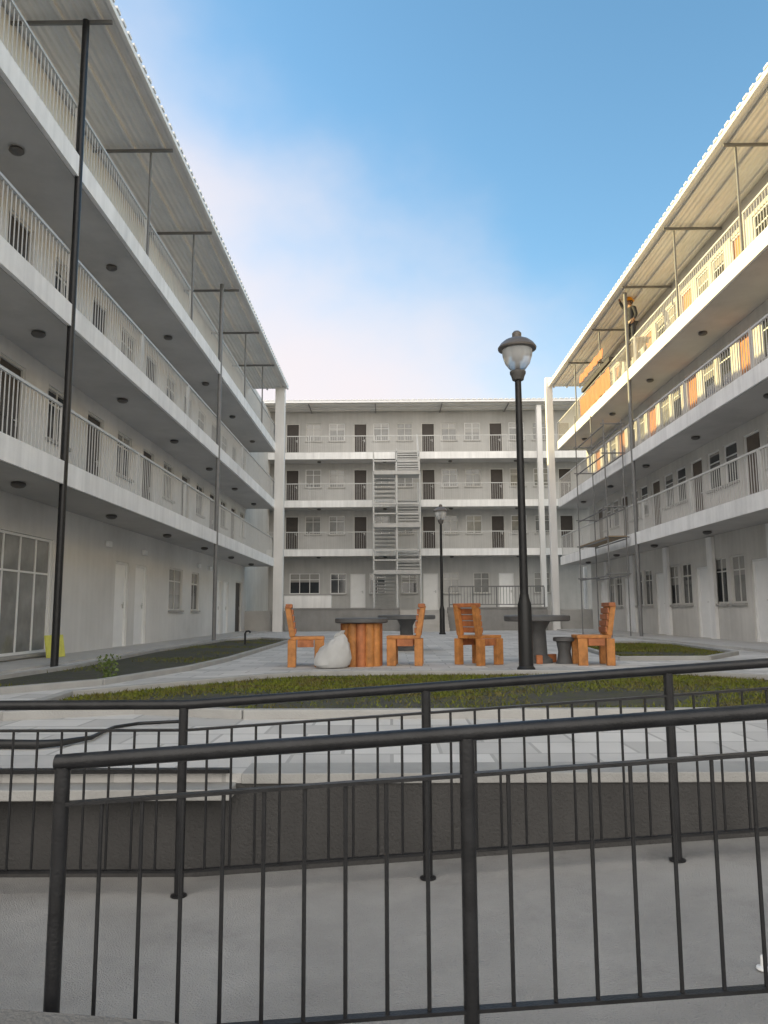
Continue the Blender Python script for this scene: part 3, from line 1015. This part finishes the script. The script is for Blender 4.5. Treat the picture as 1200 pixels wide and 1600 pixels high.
# small plant by the left path
pl = thing('garden_plant', 'small green plant at the corner of the left bed by the path', 'plant', (-3.55, 9.75, 0.0))
lf = MB()
for _ in range(150):
    a, r, h = random.uniform(0, 2 * pi), random.uniform(0, 0.16) ** 1, random.uniform(0.05, 0.34)
    c = Vector((r * cos(a), r * sin(a), h))
    d = Vector((random.uniform(-1, 1), random.uniform(-1, 1), random.uniform(-.2, .9))).normalized()
    e = d.cross(Vector((random.uniform(-1, 1), random.uniform(-1, 1), 0.3))).normalized()
    q = random.uniform(0.03, 0.06)
    lf.add([c, c + d * q * .5 + e * q * .32, c + d * q, c + d * q * .5 - e * q * .32], [(0, 1, 2, 3)])
lf.build('leaves', M['leaf'], pl)
sm = MB()
for k in range(7):
    a = k * 0.9
    sm.tube([(0.01 * cos(a), 0.01 * sin(a), 0), (0.05 * cos(a), 0.05 * sin(a), 0.15), (0.12 * cos(a), 0.12 * sin(a), 0.3)], [0.006, 0.004, 0.002], 5)
sm.build('stem', M['leaf'], pl)

sp_t = MB().tube([(0, 0, 0), (0, 0, 0.30), (0.03, 0, 0.36), (0.10, 0, 0.37), (0.15, 0, 0.33)], [0.028, 0.028, 0.026, 0.024, 0.03], 10)
sp_o = sp_t.build('standpipe', M['black'], smooth=True, loc=(-3.95, 21.0, 0.0))
tag(sp_o, 'small black bent standpipe at the far end of the left bed', 'standpipe')

# yellow board leaning in front of the left glazing
yb = MB().box(-0.28, 0.28, -0.015, 0.015, 0.0, 0.42)
yo = yb.build('notice_board', M['yellow'], loc=(-6.36, 14.75, 0.04), rotz=R(80))
tag(yo, 'small yellow board leaning by the glazed doors at the left', 'board')
yo.rotation_euler = (R(-10), 0, R(80))

# ------------------------------------------------------------------ scaffold, trestle, worker, tarpaulins on the right wing
SF = thing('scaffold', 'narrow grey steel scaffold beside the right wing', 'scaffold', (7.42, 27.0, 0))
for sy in (-1.9, 1.9):
    for sx in (-0.3, 0.3):
        MB().tube([(sx, sy, 0), (sx, sy, 8.3 if sy > 0 else 7.2)], 0.022, 8).build('upright', M['steel_mid'], SF, smooth=True)
for z in (2.0, 3.2, 4.2, 6.0, 7.0):
    l_ = MB()
    for sx in (-0.3, 0.3):
        l_.tube([(sx, -1.95, z), (sx, 1.95, z)], 0.024, 8)
    for sy in (-1.9, 1.9):
        l_.tube([(-0.4, sy, z + 0.06), (0.4, sy, z + 0.06)], 0.024, 8)
    l_.build('ledger', M['steel_mid'], SF, smooth=True)
for z in (3.25,):
    d_ = MB()
    for i in range(3):
        d_.box(-0.29 + i * 0.2, -0.29 + i * 0.2 + 0.19, -2.0, 2.0, z, z + 0.045)
    d_.build('deck', M['plank'], SF)

TX, TY, TZ = 8.25, 25.2, 8.7
TT = thing('trestle', 'wooden plank trestle on the top right walkway under the worker', 'trestle', (TX, TY, TZ))
for sy in (-0.9, 0.9):
    f_ = MB()
    for sx in (-1, 1):
        f_.beam((sx * 0.25, sy - 0.18, 0.0), (sx * 0.12, sy, 0.87), 0.05)
        f_.beam((sx * 0.25, sy + 0.18, 0.0), (sx * 0.12, sy, 0.87), 0.05)
    f_.beam((-0.25, sy, 0.895), (0.25, sy, 0.895), 0.06)
    f_.build('trestle_frame', M['plank'], TT)
MB().box(-0.22, 0.0, -1.2, 1.2, 0.926, 0.966).box(0.01, 0.23, -1.2, 1.2, 0.926, 0.966).build('plank', M['plank'], TT)


def skin_obj(name, verts, edges, radii, m, parent, sub=2, root=0):
    me = bpy.data.meshes.new(name)
    me.from_pydata(verts, edges, [])
    me.materials.append(m)
    o = bpy.data.objects.new(name, me)
    col.objects.link(o)
    o.parent = parent
    md = o.modifiers.new('skin', 'SKIN')
    for i, r in enumerate(radii):
        sv = me.skin_vertices[0].data[i]
        sv.radius = r if isinstance(r, tuple) else (r, r)
        sv.use_root = (i == root)
    md.use_smooth_shade = True
    sb_ = o.modifiers.new('sub', 'SUBSURF')
    sb_.levels = sub
    sb_.render_levels = sub
    return o


PW = thing('person', 'worker in orange hard hat and dark clothes standing on the trestle, one arm raised', 'person', (TX, TY, TZ + 0.966), R(115))
# faces local +y ; raised right arm
V = [(0, 0, 0.93), (0, 0, 1.12), (0, 0.01, 1.34), (0, 0.01, 1.47), (0, 0.02, 1.55),      # 0 pelvis..4 neck top
     (0, 0.035, 1.63), (0, 0.03, 1.74),                                                   # 5,6 head
     (0.10, 0, 0.86), (0.12, 0.03, 0.48), (0.13, 0.0, 0.09), (0.13, 0.15, 0.035),         # right leg 7..10
     (-0.10, 0, 0.86), (-0.13, 0.05, 0.48), (-0.15, 0.02, 0.09), (-0.16, 0.17, 0.035),    # left leg 11..14
     (0.19, 0.01, 1.41), (0.27, 0.12, 1.60), (0.24, 0.26, 1.80), (0.24, 0.29, 1.87),      # right arm raised 15..18
     (-0.19, 0.01, 1.41), (-0.26, 0.0, 1.13), (-0.24, 0.14, 0.92), (-0.23, 0.17, 0.85)]   # left arm 19..22
E_ = [(0, 1), (1, 2), (2, 3), (3, 4), (4, 5), (5, 6), (0, 7), (7, 8), (8, 9), (9, 10), (0, 11), (11, 12), (12, 13), (13, 14),
      (3, 15), (15, 16), (16, 17), (17, 18), (3, 19), (19, 20), (20, 21), (21, 22)]
RR = [(0.15, 0.11), (0.135, 0.10), (0.16, 0.11), (0.085, 0.075), 0.05, (0.082, 0.10), (0.075, 0.088),
      0.085, 0.058, 0.042, 0.035, 0.085, 0.058, 0.042, 0.035, 0.062, 0.044, 0.034, (0.034, 0.018), 0.062, 0.044, 0.034, (0.034, 0.018)]
skin_obj('body', V, E_, RR, M['skin'], PW)
for base_i, prev in ((18, 17), (22, 21)):                       # fingers and thumb rooted in each palm
    p, q = Vector(V[base_i]), Vector(V[prev])
    d = (p - q).normalized()
    side = d.cross(Vector((0, 0.3, 1)) if abs(d.z) < 0.9 else Vector((0, 1, 0))).normalized()
    nn = side.cross(d).normalized()
    for i, (off, ln) in enumerate(((-0.028, 0.062), (-0.009, 0.075), (0.010, 0.07), (0.028, 0.055))):
        a = p + side * off
        skin_obj('finger', [a, a + d * ln * .55 + nn * .006, a + d * ln + nn * .025], [(0, 1), (1, 2)], [0.0095, 0.009, 0.0075], M['skin'], PW, 1)
    a = p - d * 0.035 + side * -0.03
    skin_obj('thumb', [a, a - side * 0.025 + d * .03, a - side * 0.028 + d * .06], [(0, 1), (1, 2)], [0.011, 0.0105, 0.0085], M['skin'], PW, 1)
skin_obj('shirt', [V[0], V[1], V[2], (0, 0.01, 1.455), V[15], V[16], (0.245, 0.235, 1.76), V[19], V[20], (-0.245, 0.11, 0.96)],
         [(0, 1), (1, 2), (2, 3), (3, 4), (4, 5), (5, 6), (3, 7), (7, 8), (8, 9)],
         [(0.17, 0.13), (0.155, 0.12), (0.178, 0.13), (0.09, 0.085), 0.075, 0.058, 0.046, 0.075, 0.058, 0.046], M['cloth'], PW)
skin_obj('trousers', [(0, 0, 0.97), V[7], V[8], (0.13, 0.0, 0.12), V[11], V[12], (-0.15, 0.02, 0.12)],
         [(0, 1), (1, 2), (2, 3), (0, 4), (4, 5), (5, 6)], [(0.165, 0.125), 0.10, 0.075, 0.06, 0.10, 0.075, 0.06], M['trouser'], PW)
for sx, yy in ((0.13, 0.0), (-0.15, 0.02)):
    skin_obj('shoe', [(sx, yy - 0.05, 0.045), (sx * 1.02, yy + 0.06, 0.045), (sx * 1.06, yy + 0.18, 0.036)], [(0, 1), (1, 2)],
             [(0.045, 0.05), (0.05, 0.045), (0.042, 0.034)], M['black'], PW)
hh = MB().lathe([(0.155, 0), (0.15, 0.012), (0.118, 0.016), (0.115, 0.05), (0.095, 0.10), (0.055, 0.13), (0.015, 0.138)], (0, 0.035, 1.70), 24, 1.15)
hh.build('hard_hat', M['hat'], PW, smooth=True)
hr_ = MB().lathe([(0.07, -0.10), (0.092, -0.05), (0.094, 0.0)], (0, 0.005, 1.70), 20, 1.1)
hr_.build('hair', M['hair'], PW, smooth=True)
fc = MB()
for sx in (-1, 1):
    fc.lathe([(0.002, -0.008), (0.011, 0), (0.002, 0.008)], (sx * 0.03, 0.125, 1.665), 8)
fc.build('eyes', M['hair'], PW)
MB().tube([(0, 0.128, 1.66), (0, 0.15, 1.625), (0, 0.132, 1.615)], [0.008, 0.014, 0.008], 8).build('nose', M['skin'], PW, smooth=True)
MB().box(-0.024, 0.024, 0.122, 0.134, 1.580, 1.590).build('mouth', M['wood_dark'], PW)
for sx in (-1, 1):
    MB().lathe([(0.006, -0.03), (0.016, 0), (0.014, 0.022), (0.004, 0.03)], (sx * 0.087, 0.02, 1.645), 8, 1.8).build('ear', M['skin'], PW, smooth=True)


def tarp(y0, y1, z0, z1, x, label):
    m_ = MB()
    ny, nz_ = 40, 8
    for side in (0, 1):
        k = len(m_.v)
        for i in range(ny + 1):
            y = y0 + (y1 - y0) * i / ny
            for j in range(nz_ + 1):
                f = j / nz_
                z = z0 + (z1 - z0) * f - 0.03 * sin(pi * i / ny * 3) ** 2 * f
                m_.v.append((x + 0.03 * sin(y * 9 + f * 2) * (1 - .5 * f) + 0.012 * sin(y * 23) + side * 0.006, y, z))
        for i in range(ny):
            for j in range(nz_):
                a = k + i * (nz_ + 1) + j
                q = (a, a + nz_ + 1, a + nz_ + 2, a + 1)
                m_.f.append(q if side == 0 else q[::-1])
    return tag(m_.build('tarpaulin', M['tarp'], smooth=True), label, 'tarpaulin', 'orange tarpaulins')


tarp(26.6, 30.8, 8.76, 9.5, 7.825, 'orange tarpaulin hung low over the sunlit top railing')
tarp(27.2, 30.6, 10.1, 10.42, 7.80, 'orange tarpaulin strip hung high under the right eaves')
pk = MB().box(-0.11, 0.11, -2.0, 2.0, 0, 0.16).build('plank', M['plank_dark'], loc=(7.96, 28.6, 9.7 + 0.026))
tag(pk, 'dark plank lying along the handrail above the orange tarpaulin', 'plank')
